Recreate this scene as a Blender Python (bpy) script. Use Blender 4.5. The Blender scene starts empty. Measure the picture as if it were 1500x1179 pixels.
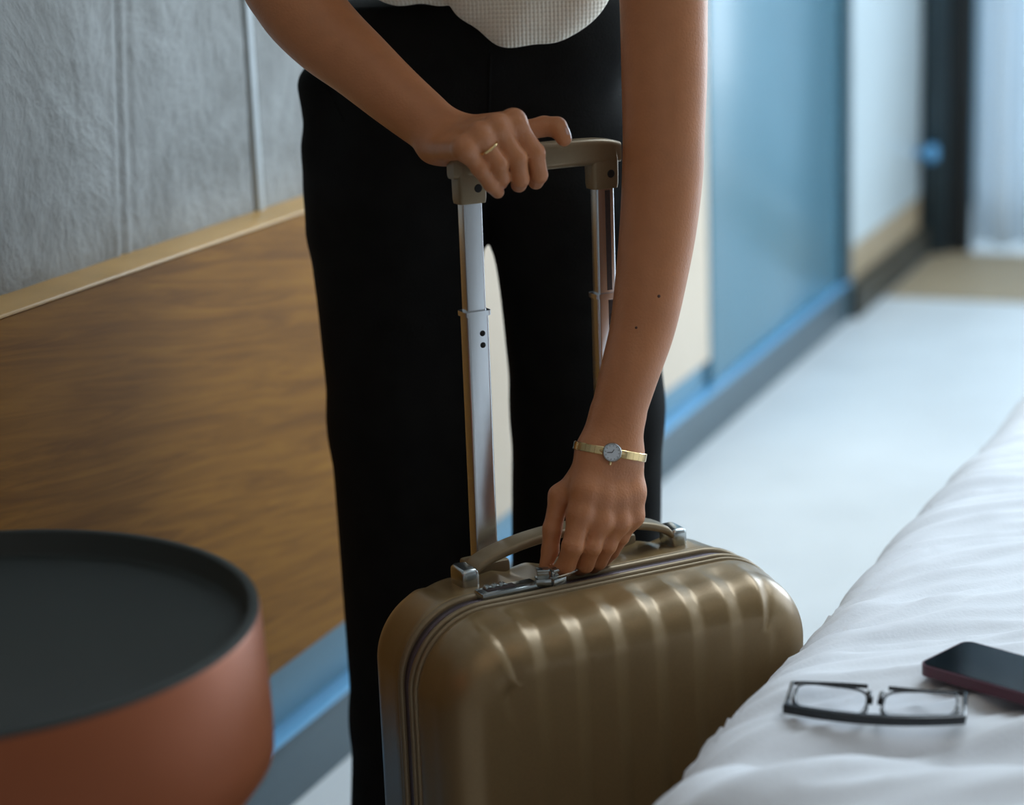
import bpy, bmesh, math, random
import numpy as np
from math import sin, cos, tan, atan, radians, pi, sqrt
from mathutils import Vector, Matrix, noise

# ------------------------------------------------------------------ camera
SC = bpy.context.scene
F = 3069.0
PITCH = atan(790/3069.); ROLL = atan(450/11911.)
H = 1.28
_fwd = np.array([0, cos(PITCH), -sin(PITCH)]); _up = np.array([0, sin(PITCH), cos(PITCH)]); _r0 = np.array([1., 0, 0])
_R = cos(ROLL)*_r0 - sin(ROLL)*_up
_D = -sin(ROLL)*_r0 - cos(ROLL)*_up
CAMP = np.array([0, 0, H])

def P(px, py, Y):
    """world point on the sight line of (px,py) at depth Y: used to lay out the pose"""
    d = _fwd*F + _R*(px-750) + _D*(py-589.5)
    return CAMP + d*Y/d[1]

cd = bpy.data.cameras.new('camera'); cam = bpy.data.objects.new('camera', cd); SC.collection.objects.link(cam)
SC.camera = cam
cd.sensor_width = 36.0; cd.lens = 36.0*F/1500.0; cd.clip_start = 0.05
M = Matrix([[_R[0], -_D[0], -_fwd[0], 0], [_R[1], -_D[1], -_fwd[1], 0], [_R[2], -_D[2], -_fwd[2], H], [0, 0, 0, 1]])
cam.matrix_world = M
cd.dof.use_dof = True; cd.dof.focus_distance = 2.12; cd.dof.aperture_fstop = 2.6

# room frame: left wall through W0, running along TW, room side NW
HW = radians(23); TW = np.array([sin(HW), cos(HW), 0]); NW = np.array([cos(HW), -sin(HW), 0]); W0 = np.array([-.3258, 2.734, 0])-NW*.030
def R3(s, n, z): return W0 + TW*s + NW*n + np.array([0, 0, z])

# ------------------------------------------------------------------ light
world = bpy.data.worlds.new('world'); SC.world = world; world.use_nodes = True
bg = world.node_tree.nodes['Background']; bg.inputs[0].default_value = (.62, .80, 1, 1); bg.inputs[1].default_value = 1.0
def area(name, loc, direction, sx, sy, power, col):
    l = bpy.data.lights.new(name, 'AREA'); l.shape = 'RECTANGLE'; l.size = sx; l.size_y = sy; l.energy = power; l.color = col
    o = bpy.data.objects.new(name, l); SC.collection.objects.link(o)
    o.location = loc
    o.rotation_euler = Vector(direction).to_track_quat('-Z', 'Z').to_euler()
    return o
area('daylight_far_window', R3(5.32, 2.1, 1.35), -TW, 1.9, 2.3, 118, (.78, .90, 1))
area('daylight_side_window', R3(2.6, 3.22, 1.45), -NW, 3.0, 2.1, 44, (.78, .90, 1))
area('ceiling_panel_light', (1.45, 3.05, 2.66), (0, 0, -1), 1.6, 1.6, 46, (.78, .90, 1))
area('warm_fill_light', R3(-2.3, 1.5, 2.62), (0, 0, -1), 2.2, 2.2, 5.5, (1, .72, .44))  # added warm fill above the camera for the camera-facing sides, not a lamp

SC.view_settings.view_transform = 'Standard'; SC.view_settings.look = 'None'
SC.view_settings.exposure = 0.06; SC.view_settings.gamma = 1.0; SC.view_settings.use_curve_mapping = False

# ------------------------------------------------------------------ helpers
def mat(name, col, rough=.5, metal=0, noise_scale=None, noise_amt=0, bump=0, bump_scale=40, coat=0, sub=0, stretch=(1, 1, 1), col2=None, trans=0, ior=1.45):
    m = bpy.data.materials.new(name); m.use_nodes = True; nt = m.node_tree; b = nt.nodes['Principled BSDF']
    b.inputs['Base Color'].default_value = (*col, 1); b.inputs['Roughness'].default_value = rough; b.inputs['Metallic'].default_value = metal
    b.inputs['Coat Weight'].default_value = coat; b.inputs['Coat Roughness'].default_value = .15
    b.inputs['Transmission Weight'].default_value = trans; b.inputs['IOR'].default_value = ior
    if sub:
        b.inputs['Subsurface Weight'].default_value = sub; b.inputs['Subsurface Radius'].default_value = (1, .35, .2); b.inputs['Subsurface Scale'].default_value = .006
    tc = nt.nodes.new('ShaderNodeTexCoord'); mp = nt.nodes.new('ShaderNodeMapping'); mp.inputs['Scale'].default_value = stretch
    nt.links.new(tc.outputs['Object'], mp.inputs[0])
    if noise_scale:
        n = nt.nodes.new('ShaderNodeTexNoise'); n.inputs['Scale'].default_value = noise_scale; n.inputs['Detail'].default_value = 6
        nt.links.new(mp.outputs[0], n.inputs['Vector'])
        r = nt.nodes.new('ShaderNodeValToRGB')
        c2 = col2 or tuple(c*(1-noise_amt) for c in col)
        r.color_ramp.elements[0].position = .3; r.color_ramp.elements[1].position = .7
        r.color_ramp.elements[0].color = (*c2, 1); r.color_ramp.elements[1].color = (*col, 1)
        nt.links.new(n.outputs[0], r.inputs[0]); nt.links.new(r.outputs[0], b.inputs['Base Color'])
    if bump:
        n2 = nt.nodes.new('ShaderNodeTexNoise'); n2.inputs['Scale'].default_value = bump_scale; n2.inputs['Detail'].default_value = 5
        nt.links.new(mp.outputs[0], n2.inputs['Vector'])
        bp = nt.nodes.new('ShaderNodeBump'); bp.inputs['Strength'].default_value = bump; bp.inputs['Distance'].default_value = .004
        nt.links.new(n2.outputs[0], bp.inputs['Height']); nt.links.new(bp.outputs[0], b.inputs['Normal'])
    return m

def mesh_obj(name, verts, faces, m=None, parent=None, smooth=False, sharp=None):
    me = bpy.data.meshes.new(name)
    me.from_pydata([tuple(map(float, v)) for v in verts], [], [tuple(map(int, f)) for f in faces])
    me.update()
    if smooth:
        me.polygons.foreach_set('use_smooth', [True]*len(me.polygons))
        if sharp: me.set_sharp_from_angle(angle=radians(sharp))
    o = bpy.data.objects.new(name, me); SC.collection.objects.link(o)
    if m: me.materials.append(m)
    if parent: adopt(o, parent)
    return o

def adopt(o, parent):
    o.parent = parent; o.matrix_parent_inverse = parent.matrix_world.inverted() if False else Matrix.Translation(-Vector(parent.location))

def tag(o, label=None, cat=None, group=None, kind=None):
    if label: o['label'] = label
    if cat: o['category'] = cat
    if group: o['group'] = group
    if kind: o['kind'] = kind
    return o

def empty(name, loc, label, cat, group=None):
    o = bpy.data.objects.new(name, None); o.location = tuple(map(float, loc)); o.empty_display_size = .05; SC.collection.objects.link(o)
    return tag(o, label, cat, group)

def fbox(o, ax, ay, az, lo, hi, bevel=0, seg=2):
    """box in the frame origin o, axes ax, ay, az"""
    o, ax, ay, az = [np.asarray(q, float) for q in (o, ax, ay, az)]
    bm = bmesh.new()
    cs = [(lo[0] if i else hi[0], lo[1] if j else hi[1], lo[2] if k else hi[2]) for i in (1, 0) for j in (1, 0) for k in (1, 0)]
    vs = [bm.verts.new(tuple(c)) for c in cs]
    for f in ((0, 1, 3, 2), (4, 6, 7, 5), (0, 4, 5, 1), (2, 3, 7, 6), (0, 2, 6, 4), (1, 5, 7, 3)): bm.faces.new([vs[i] for i in f])
    bmesh.ops.recalc_face_normals(bm, faces=bm.faces)
    if bevel: bmesh.ops.bevel(bm, geom=bm.edges[:], offset=bevel, segments=seg, profile=.5, affect='EDGES')
    for v in bm.verts: v.co = Vector(o + ax*v.co.x + ay*v.co.y + az*v.co.z)
    V = [tuple(v.co) for v in bm.verts]; bm.verts.index_update(); Fc = [[v.index for v in f.verts] for f in bm.faces]; bm.free()
    return V, Fc

def box(name, o, ax, ay, az, lo, hi, m, parent=None, bevel=0, seg=2):
    V, Fc = fbox(o, ax, ay, az, lo, hi, bevel, seg)
    if np.dot(np.cross(ax, ay), az) < 0: Fc = [f[::-1] for f in Fc]
    return mesh_obj(name, V, Fc, m, parent, smooth=bool(bevel), sharp=40)

def join(parts):
    V, Fc = [], []
    for v, f in parts:
        n = len(V); V += list(v); Fc += [[i+n for i in g] for g in f]
    return V, Fc

def grid_faces(nu, nv, wrap_u=False, wrap_v=False):
    f = []
    for i in range(nu if wrap_u else nu-1):
        for j in range(nv if wrap_v else nv-1):
            a = i*nv+j; b = ((i+1) % nu)*nv+j; c = ((i+1) % nu)*nv+(j+1) % nv; d = i*nv+(j+1) % nv
            f.append((a, b, c, d))
    return f

def tube(path, radii, n=12, ring=None, up=None, cap=True):
    """tube along path; ring = list of (x,y) unit section; up fixes frame"""
    path = [np.asarray(p, float) for p in path]
    if np.isscalar(radii): radii = [radii]*len(path)
    ring = ring or [(cos(2*pi*k/n), sin(2*pi*k/n)) for k in range(n)]
    n = len(ring); V = []; prev = None
    for i, p in enumerate(path):
        t = path[min(i+1, len(path)-1)]-path[max(i-1, 0)]; t = t/np.linalg.norm(t)
        if up is not None: a = np.asarray(up, float)
        else: a = prev if prev is not None else (np.array([0, 0, 1.]) if abs(t[2]) < .9 else np.array([1., 0, 0]))
        x = a-t*np.dot(a, t); x /= np.linalg.norm(x); y = np.cross(t, x); prev = x
        for (c, s) in ring: V.append(p+(x*c+y*s)*radii[i])
    Fc = [(i*n+k, i*n+(k+1) % n, (i+1)*n+(k+1) % n, (i+1)*n+k) for i in range(len(path)-1) for k in range(n)]
    if cap: Fc += [tuple(range(n-1, -1, -1)), tuple((len(path)-1)*n+k for k in range(n))]
    return V, Fc

def rrect(a, b, r, n=5):
    pts = []
    for cx, cy, a0 in ((a-r, b-r, 0), (-a+r, b-r, 90), (-a+r, -b+r, 180), (a-r, -b+r, 270)):
        for k in range(n+1):
            t = radians(a0+90*k/n); pts.append((cx+r*cos(t), cy+r*sin(t)))
    return pts

def lathe(axis_o, prof, n=64, ax=(1, 0, 0), ay=(0, 1, 0), az=(0, 0, 1)):
    o, ax, ay, az = [np.asarray(q, float) for q in (axis_o, ax, ay, az)]
    V = [o+(ax*cos(2*pi*k/n)+ay*sin(2*pi*k/n))*r+az*z for (r, z) in prof for k in range(n)]
    Fc = [(i*n+k, i*n+(k+1) % n, (i+1)*n+(k+1) % n, (i+1)*n+k) for i in range(len(prof)-1) for k in range(n)]
    return V, Fc

# ------------------------------------------------------------------ signed-distance mesher (one continuous skin per body / garment)
def capsule(a, b, ra, rb):
    a = np.asarray(a, float); b = np.asarray(b, float); ab = b-a; L2 = float(ab@ab)
    c = (a+b)/2; R = sqrt(L2)/2+max(ra, rb)
    def f(p):
        t = np.clip(((p-a)@ab)/L2, 0, 1)
        return np.linalg.norm(p-(a+t[:, None]*ab), axis=1)-(ra+(rb-ra)*t)
    f.c = c; f.R = R
    return f
def ellipsoid(c, r, rot=None):
    c = np.asarray(c, float); r = np.asarray(r, float); Rm = np.eye(3) if rot is None else np.asarray(rot, float)   # rows = local axes
    def f(p):
        q = (p-c)@Rm.T
        k0 = np.linalg.norm(q/r, axis=1); k1 = np.linalg.norm(q/(r*r), axis=1)+1e-9
        return k0*(k0-1)/k1
    f.c = c; f.R = float(max(r))
    return f
def smin(a, b, k):
    h = np.maximum(k-np.abs(a-b), 0)/k
    return np.minimum(a, b)-h*h*k*.25
class Group:
    """smooth union of prims; far prims are skipped for a block"""
    def __init__(s, prims, k): s.prims = prims; s.k = k; s.c = np.mean([p.c for p in prims], 0); s.R = max(np.linalg.norm(p.c-s.c)+p.R for p in prims)
    def __call__(s, p, bc=None, br=None):
        d = None
        for q in s.prims:
            if bc is not None and np.linalg.norm(q.c-bc) > q.R+br+s.k*2+.03: continue
            v = q(p); d = v if d is None else smin(d, v, s.k)
        return np.full(len(p), 1.0) if d is None else d
def make_field(base, limbs=(), k=.006, disp=None):
    def F_(p, bc=None, br=None):
        d0 = base(p, bc, br); d = d0
        for g in limbs:
            if bc is not None and np.linalg.norm(g.c-bc) > g.R+br+.03: continue
            d = np.minimum(d, smin(d0, g(p, bc, br), k))
        if disp is not None: d = d-disp(p)
        return d
    return F_
def surface(field, lo, hi, h, N=20):
    lo = np.asarray(lo, float); hi = np.asarray(hi, float); nb = np.ceil((hi-lo)/(h*N)).astype(int)
    br = h*N*sqrt(3)/2; bi = np.array([(i, j, k) for i in range(nb[0]) for j in range(nb[1]) for k in range(nb[2])])
    bc = lo+(bi+.5)*h*N
    keep = []
    for q in range(0, len(bc), 20000): keep.append(np.abs(field(bc[q:q+20000])) < br*1.25+.012)
    keep = np.concatenate(keep)
    n1 = N+1; g = np.arange(n1); I, J, K_ = np.meshgrid(g, g, g, indexing='ij'); G = np.stack([I, J, K_], -1).reshape(-1, 3)
    dims = nb*N+2; key = lambda c: (c[:, 0]*dims[1]+c[:, 1])*dims[2]+c[:, 2]
    off = np.array([(i, j, k) for i in (0, 1) for j in (0, 1) for k in (0, 1)])
    edges = [(a, b) for a in range(8) for b in range(a+1, 8) if np.abs(off[a]-off[b]).sum() == 1]
    VK, VP = [], []; Q = []
    for b, c in zip(bi[keep], bc[keep]):
        p = lo+(b*N+G)*h
        d = field(p, c, br).reshape(n1, n1, n1)
        sg = d < 0
        if sg.all() or not sg.any(): continue
        cor = np.stack([d[o[0]:o[0]+N, o[1]:o[1]+N, o[2]:o[2]+N] for o in off], -1)
        s8 = cor < 0; act = s8.any(-1) & ~s8.all(-1); ci = np.argwhere(act); cv = cor[act]
        acc = np.zeros((len(ci), 3)); cnt = np.zeros(len(ci))
        for a, e in edges:
            va, ve = cv[:, a], cv[:, e]; x = (va < 0) != (ve < 0)
            t = np.where(x, va/np.where(x, va-ve, 1), 0)
            acc += np.where(x[:, None], off[a]+(off[e]-off[a])*t[:, None], 0); cnt += x
        VK.append(key(ci+b*N)); VP.append(lo+(ci+b*N+acc/cnt[:, None])*h)
        for ax in range(3):
            sl0 = [slice(0, N)]*3; sl1 = [slice(0, N)]*3; sl1[ax] = slice(1, N+1)
            A = sg[tuple(sl0)]; B = sg[tuple(sl1)]; e = np.argwhere(A != B)
            if not len(e): continue
            inside = A[tuple(e.T)]; e = e+b*N
            u = np.zeros(3, int); w = np.zeros(3, int); u[(ax+1) % 3] = 1; w[(ax+2) % 3] = 1
            q = np.stack([key(e-u-w), key(e-w), key(e), key(e-u)], 1)
            q[~inside] = q[~inside][:, ::-1]; Q.append(q)
    VK = np.concatenate(VK); VP = np.concatenate(VP); Q = np.concatenate(Q)
    o = np.argsort(VK); VK = VK[o]; VP = VP[o]
    ix = np.searchsorted(VK, Q); ix = np.clip(ix, 0, len(VK)-1); ok = (VK[ix] == Q).all(1)
    return VP, ix[ok]
def fast_mesh(name, V, Q, m, parent=None):
    me = bpy.data.meshes.new(name); V = np.asarray(V, np.float32); Q = np.asarray(Q, np.int32)
    me.vertices.add(len(V)); me.vertices.foreach_set('co', V.ravel()); me.loops.add(Q.size); me.loops.foreach_set('vertex_index', Q.ravel())
    me.polygons.add(len(Q)); me.polygons.foreach_set('loop_start', np.arange(len(Q), dtype=np.int32)*4); me.polygons.foreach_set('loop_total', np.full(len(Q), 4, np.int32))
    me.polygons.foreach_set('use_smooth', np.ones(len(Q), bool)); me.update(calc_edges=True); me.validate()
    me.materials.append(m); o = bpy.data.objects.new(name, me); SC.collection.objects.link(o)
    if parent: adopt(o, parent)
    return o

# ------------------------------------------------------------------ materials
def concrete_mat():
    m = mat('concrete', (.38, .39, .385), .72, noise_scale=2.2, noise_amt=.4, col2=(.25, .25, .235)); nt = m.node_tree; b = nt.nodes['Principled BSDF']
    tc = nt.nodes.new('ShaderNodeTexCoord'); mp = nt.nodes.new('ShaderNodeMapping'); mp.inputs['Scale'].default_value = (3.0, 3.0, 2.4)
    n = nt.nodes.new('ShaderNodeTexNoise'); n.inputs['Scale'].default_value = 2.2; n.inputs['Detail'].default_value = 12; n.inputs['Roughness'].default_value = .68; n.inputs['Distortion'].default_value = .6
    mp2 = nt.nodes.new('ShaderNodeMapping'); mp2.inputs['Scale'].default_value = (15, 15, 10)
    n2 = nt.nodes.new('ShaderNodeTexNoise'); n2.inputs['Scale'].default_value = 3.5; n2.inputs['Detail'].default_value = 6
    nt.links.new(tc.outputs['Object'], mp.inputs[0]); nt.links.new(tc.outputs['Object'], mp2.inputs[0])
    nt.links.new(mp.outputs[0], n.inputs['Vector']); nt.links.new(mp2.outputs[0], n2.inputs['Vector'])
    ad = nt.nodes.new('ShaderNodeMath'); ad.operation = 'MULTIPLY_ADD'; ad.inputs[1].default_value = .35
    nt.links.new(n2.outputs[0], ad.inputs[0]); nt.links.new(n.outputs[0], ad.inputs[2])
    bp = nt.nodes.new('ShaderNodeBump'); bp.inputs['Strength'].default_value = .55; bp.inputs['Distance'].default_value = .02
    nt.links.new(ad.outputs[0], bp.inputs['Height']); nt.links.new(bp.outputs[0], b.inputs['Normal'])
    r = nt.nodes.new('ShaderNodeValToRGB'); r.color_ramp.elements[0].position = .38; r.color_ramp.elements[1].position = .62
    r.color_ramp.elements[0].color = (.20, .205, .195, 1); r.color_ramp.elements[1].color = (.42, .44, .44, 1)
    nt.links.new(n.outputs[0], r.inputs[0])
    mx = nt.nodes.new('ShaderNodeMix'); mx.data_type = 'RGBA'; mx.inputs[0].default_value = .55
    old = b.inputs['Base Color'].links[0].from_socket
    nt.links.new(old, mx.inputs[6]); nt.links.new(r.outputs[0], mx.inputs[7]); nt.links.new(mx.outputs[2], b.inputs['Base Color'])
    return m
def wood_mat():
    m = mat('oak_veneer', (.36, .19, .075), .42); nt = m.node_tree; b = nt.nodes['Principled BSDF']
    tc = nt.nodes.new('ShaderNodeTexCoord')
    rot = nt.nodes.new('ShaderNodeMapping'); rot.inputs['Rotation'].default_value = (0, 0, -(pi/2-HW))
    mp = nt.nodes.new('ShaderNodeMapping'); mp.inputs['Rotation'].default_value = (0, radians(-9), 0)
    sc = nt.nodes.new('ShaderNodeMapping'); sc.inputs['Scale'].default_value = (2.2, 10, 34)
    n = nt.nodes.new('ShaderNodeTexNoise'); n.inputs['Scale'].default_value = 1.6; n.inputs['Detail'].default_value = 9; n.inputs['Roughness'].default_value = .62; n.inputs['Distortion'].default_value = 1.4
    sc2 = nt.nodes.new('ShaderNodeMapping'); sc2.inputs['Scale'].default_value = (1.0, 3, 6)
    n2 = nt.nodes.new('ShaderNodeTexNoise'); n2.inputs['Scale'].default_value = 1.8; n2.inputs['Detail'].default_value = 4; n2.inputs['Distortion'].default_value = .8
    r = nt.nodes.new('ShaderNodeValToRGB'); r.color_ramp.elements[0].position = .32; r.color_ramp.elements[1].position = .66
    r.color_ramp.elements[0].color = (.15, .056, .006, 1); r.color_ramp.elements[1].color = (.34, .150, .020, 1)
    ad = nt.nodes.new('ShaderNodeMath'); ad.operation = 'MULTIPLY_ADD'; ad.inputs[1].default_value = .5
    sb = nt.nodes.new('ShaderNodeMath'); sb.operation = 'MULTIPLY'; sb.inputs[1].default_value = .62
    nt.links.new(tc.outputs['Object'], rot.inputs[0]); nt.links.new(rot.outputs[0], mp.inputs[0]); nt.links.new(mp.outputs[0], sc.inputs[0]); nt.links.new(mp.outputs[0], sc2.inputs[0])
    nt.links.new(sc.outputs[0], n.inputs['Vector']); nt.links.new(sc2.outputs[0], n2.inputs['Vector'])
    nt.links.new(n2.outputs[0], ad.inputs[0]); nt.links.new(n.outputs[0], ad.inputs[2]); nt.links.new(ad.outputs[0], sb.inputs[0])
    nt.links.new(sb.outputs[0], r.inputs[0]); nt.links.new(r.outputs[0], b.inputs['Base Color'])
    bp = nt.nodes.new('ShaderNodeBump'); bp.inputs['Strength'].default_value = .12; bp.inputs['Distance'].default_value = .002
    nt.links.new(n.outputs[0], bp.inputs['Height']); nt.links.new(bp.outputs[0], b.inputs['Normal'])
    return m
M_CON = concrete_mat(); M_WOOD = wood_mat(); M_WOOD.node_tree.nodes['Principled BSDF'].inputs['Roughness'].default_value = .6; M_WOOD.node_tree.nodes['Principled BSDF'].inputs['Specular IOR Level'].default_value = .12
M_BLUE = mat('sky_tinted_wall', (.13, .27, .36), .4, noise_scale=3, noise_amt=.12)  # blue stands in for sky reflected on the wall
M_BASE = mat('sky_tinted_skirting', (.05, .085, .105), .35)  # bluish tint stands in for reflected sky
M_LEDGE = mat('window_lit_ledge', (.16, .42, .68), .3)  # bright blue is window light on the ledge, put into its colour
M_CREAM = mat('cream_door_paint', (.74, .61, .47), .5, noise_scale=4, noise_amt=.06)
M_PANEL = mat('sky_tinted_satin_panel', (.10, .225, .29), .24, noise_scale=2, noise_amt=.1)  # grey-blue laminate, with reflected sky mixed into the colour
M_FRAME = mat('dark_teal_trim', (.03, .07, .09), .4)
M_PALE = mat('pale_satin_panel', (.62, .70, .72), .35, noise_scale=2, noise_amt=.08)
M_TAN = mat('tan_oak_threshold', (.50, .38, .24), .5, noise_scale=9, noise_amt=.3, stretch=(1, 8, 1))
M_DARK = mat('near_black_metal', (.012, .015, .017), .35)
M_FLOOR = mat('pale_polished_floor', (.78, .80, .80), .42, noise_scale=3.2, noise_amt=.12, bump=.08, bump_scale=90)
M_CEIL = mat('white_ceiling_paint', (.75, .77, .78), .8, noise_scale=5, noise_amt=.03)
M_WALL = mat('warm_grey_wall_paint', (.42, .42, .42), .8, noise_scale=5, noise_amt=.05)
M_SHEET = mat('white_cotton_duvet', (.82, .84, .87), .75, noise_scale=6, noise_amt=.04, bump=.12, bump_scale=260)
M_SHEET.node_tree.nodes['Principled BSDF'].inputs['Sheen Weight'].default_value = .2
M_CURT = mat('white_sheer_curtain', (.78, .84, .88), .8, noise_scale=8, noise_amt=.05)
M_SKIN = mat('skin', (.56, .225, .095), .40, noise_scale=55, noise_amt=.1, bump=.15, bump_scale=380, sub=.08)
M_NAIL = mat('fingernail', (.66, .42, .36), .18, coat=.5, noise_scale=90, noise_amt=.05)
M_MOLE = mat('mole_skin', (.09, .035, .02), .5, noise_scale=300, noise_amt=.2)
M_BLACK = mat('black_crepe_trousers', (.012, .012, .0115), .9, noise_scale=30, noise_amt=.3, bump=.25, bump_scale=500)
M_BLACK.node_tree.nodes['Principled BSDF'].inputs['Specular IOR Level'].default_value = .12
M_HAIR = mat('dark_brown_hair', (.03, .017, .01), .5, noise_scale=60, noise_amt=.5, stretch=(1, 1, .1))
M_SHOE = mat('black_leather', (.012, .012, .012), .3, noise_scale=80, noise_amt=.3)
M_GOLD = mat('gold', (.85, .62, .30), .22, 1, noise_scale=120, noise_amt=.08)
M_DIAL = mat('white_watch_dial', (.75, .80, .85), .25, noise_scale=200, noise_amt=.06)
M_COPPER = mat('copper_lacquer', (.36, .105, .040), .38, .3, noise_scale=4, noise_amt=.12)
M_TRAY = mat('dark_matt_tabletop', (.027, .034, .031), .55, noise_scale=6, noise_amt=.2)
M_ALU = mat('brushed_aluminium', (.72, .74, .76), .24, .95, noise_scale=8, noise_amt=.05, stretch=(30, 30, 1))
M_CASE = mat('bronze_shell', (.29, .188, .080), .33, .35, noise_scale=300, noise_amt=.08, coat=.5)
M_CASE.node_tree.nodes['Principled BSDF'].inputs['Coat Roughness'].default_value = .3
M_CASE2 = mat('bronze_trim', (.27, .20, .115), .34, .3, noise_scale=300, noise_amt=.08)
M_ZIP = mat('brown_zip_tape', (.055, .036, .034), .65, noise_scale=400, noise_amt=.3)
M_COIL = mat('zip_coil', (.13, .10, .12), .4, .4, noise_scale=500, noise_amt=.3)
M_CHROME = mat('satin_chrome', (.50, .53, .52), .22, .95, noise_scale=60, noise_amt=.08)
M_RUBBER = mat('black_rubber', (.015, .015, .015), .7, noise_scale=60, noise_amt=.2)
M_MAROON = mat('maroon_phone_case', (.075, .006, .018), .35, noise_scale=90, noise_amt=.1)
M_SCREEN = mat('black_phone_glass', (.006, .010, .013), .07, noise_scale=5, noise_amt=.1)
M_ACET = mat('glossy_black_acetate', (.006, .007, .009), .12, noise_scale=50, noise_amt=.1)
M_LENS = mat('clear_lens', (.97, .98, 1), .02, trans=1, ior=1.1, noise_scale=5, noise_amt=.01)
M_BLUEOB = mat('light_blue_blob', (.12, .36, .62), .3, noise_scale=20, noise_amt=.05)

def _curt():
    nt = M_CURT.node_tree; b = nt.nodes['Principled BSDF']; out = nt.nodes['Material Output']
    t = nt.nodes.new('ShaderNodeBsdfTranslucent'); t.inputs[0].default_value = (.85, .90, .94, 1)
    m = nt.nodes.new('ShaderNodeMixShader'); m.inputs[0].default_value = .5
    nt.links.new(b.outputs[0], m.inputs[1]); nt.links.new(t.outputs[0], m.inputs[2]); nt.links.new(m.outputs[0], out.inputs[0])
_curt()
def knit_mat():
    m = mat('cream_waffle_knit', (.66, .60, .49), .85); nt = m.node_tree; b = nt.nodes['Principled BSDF']
    tc = nt.nodes.new('ShaderNodeTexCoord'); outs = []
    sep = nt.nodes.new('ShaderNodeSeparateXYZ'); nt.links.new(tc.outputs['Object'], sep.inputs[0])
    for ax, fr in ((0, 1500.), (2, 1350.)):
        mu = nt.nodes.new('ShaderNodeMath'); mu.operation = 'MULTIPLY'; mu.inputs[1].default_value = fr
        sn = nt.nodes.new('ShaderNodeMath'); sn.operation = 'SINE'
        nt.links.new(sep.outputs[ax], mu.inputs[0]); nt.links.new(mu.outputs[0], sn.inputs[0]); outs.append(sn)
    pr = nt.nodes.new('ShaderNodeMath'); pr.operation = 'ADD'
    nt.links.new(outs[0].outputs[0], pr.inputs[0]); nt.links.new(outs[1].outputs[0], pr.inputs[1])
    r = nt.nodes.new('ShaderNodeMapRange'); r.inputs[1].default_value = -2; r.inputs[2].default_value = 2
    nt.links.new(pr.outputs[0], r.inputs[0])
    cr = nt.nodes.new('ShaderNodeValToRGB'); cr.color_ramp.elements[0].color = (.82, .76, .62, 1); cr.color_ramp.elements[1].color = (.95, .90, .77, 1); cr.color_ramp.elements[1].position = .55
    nt.links.new(r.outputs[0], cr.inputs[0]); nt.links.new(cr.outputs[0], b.inputs['Base Color'])
    bp = nt.nodes.new('ShaderNodeBump'); bp.inputs['Strength'].default_value = .55; bp.inputs['Distance'].default_value = .002
    nt.links.new(r.outputs[0], bp.inputs['Height']); nt.links.new(bp.outputs[0], b.inputs['Normal'])
    return m
M_KNIT = knit_mat()

# ------------------------------------------------------------------ room shell
Z3 = np.array([0, 0, 1.])
def rbox(name, s0, s1, n0, n1, z0, z1, m, parent=None, bevel=0, kind='structure'):
    o = box(name, W0, TW, NW, Z3, (s0, n0, z0), (s1, n1, z1), m, parent, bevel)
    if parent is None and kind: o['kind'] = kind
    return o
CH = 2.7
SB, SFAR, NR = -3.6, 5.4, 3.3
rbox('floor', SB, SFAR, 0, NR, -.05, 0, M_FLOOR)
rbox('ceiling', SB, SFAR, -.12, NR, CH, CH+.05, M_CEIL)
def wall_from(name, boxes, m):
    o = mesh_obj(name, *join([fbox(W0, TW, NW, Z3, (a, c, e), (b_, d, f)) for a, b_, c, d, e, f in boxes]), m); 
    bm = bmesh.new(); bm.from_mesh(o.data); bmesh.ops.recalc_face_normals(bm, faces=bm.faces); bm.to_mesh(o.data); bm.free()
    o['kind'] = 'structure'; return o
wall_from('wall_left', [(SB, SFAR, -.12, 0, 0, CH)], M_BLUE)
# raw concrete facing on the wall above the headboard: real sheets with a joint, ridges and cracks
def concrete_sheet(name, s0, s1, par, seed):
    ns, nz = int((s1-s0)/.006), 150
    V = []
    for i in range(ns+1):
        s = s0+(s1-s0)*i/ns
        for j in range(nz+1):
            z = .80+(CH-.80)*j/nz
            d = .012+.0035*noise.noise(Vector((s*4, z*2.6, seed)))+.0013*noise.noise(Vector((s*18, z*10, seed+4)))
            d += .0007*noise.noise(Vector((s*60, z*34, seed+9)))
            for (c, w, a, sl) in ((-.262, .004, -.006, -.10), (-.239, .0045, -.0035, -.10), (-.277, .005, .002, -.1), (-.5, .02, .0015, -.05)):
                d += a*math.exp(-((s-c-sl*(1.15-z))/w)**2)
            if i in (0, ns): d = .0
            V.append(R3(s, d, z))
    o = mesh_obj(name, V, grid_faces(ns+1, nz+1), M_CON, par, smooth=True)
    o.data.flip_normals()
    return o
WL = bpy.data.objects['wall_left']
concrete_sheet('concrete_panel', -1.6, .031, WL, 0.0)
concrete_sheet('concrete_panel', .047, .62, WL, 3.7)
concrete_sheet('concrete_panel', -3.2, -1.606, WL, 6.1)
rbox('joint_strip', .029, .047, 0, .018, .8, CH, mat('pale_joint_filler', (.55, .60, .62), .5, noise_scale=30, noise_amt=.1), WL, .004)
wall_from('wall_back', [(SB-.1, SB, -.12, NR+.1, 0, CH)], M_WALL)
wall_from('wall_right', [(SB, 1.05, NR, NR+.1, 0, CH), (4.15, SFAR, NR, NR+.1, 0, CH), (1.05, 4.15, NR, NR+.1, 0, .35), (1.05, 4.15, NR, NR+.1, 2.5, CH)], M_WALL)
wall_from('wall_far', [(SFAR, SFAR+.1, -.12, 1.05, 0, CH), (SFAR, SFAR+.1, 3.15, NR+.1, 0, CH), (SFAR, SFAR+.1, 1.05, 3.15, 0, .1), (SFAR, SFAR+.1, 1.05, 3.15, 2.5, CH)], M_PALE)
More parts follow.
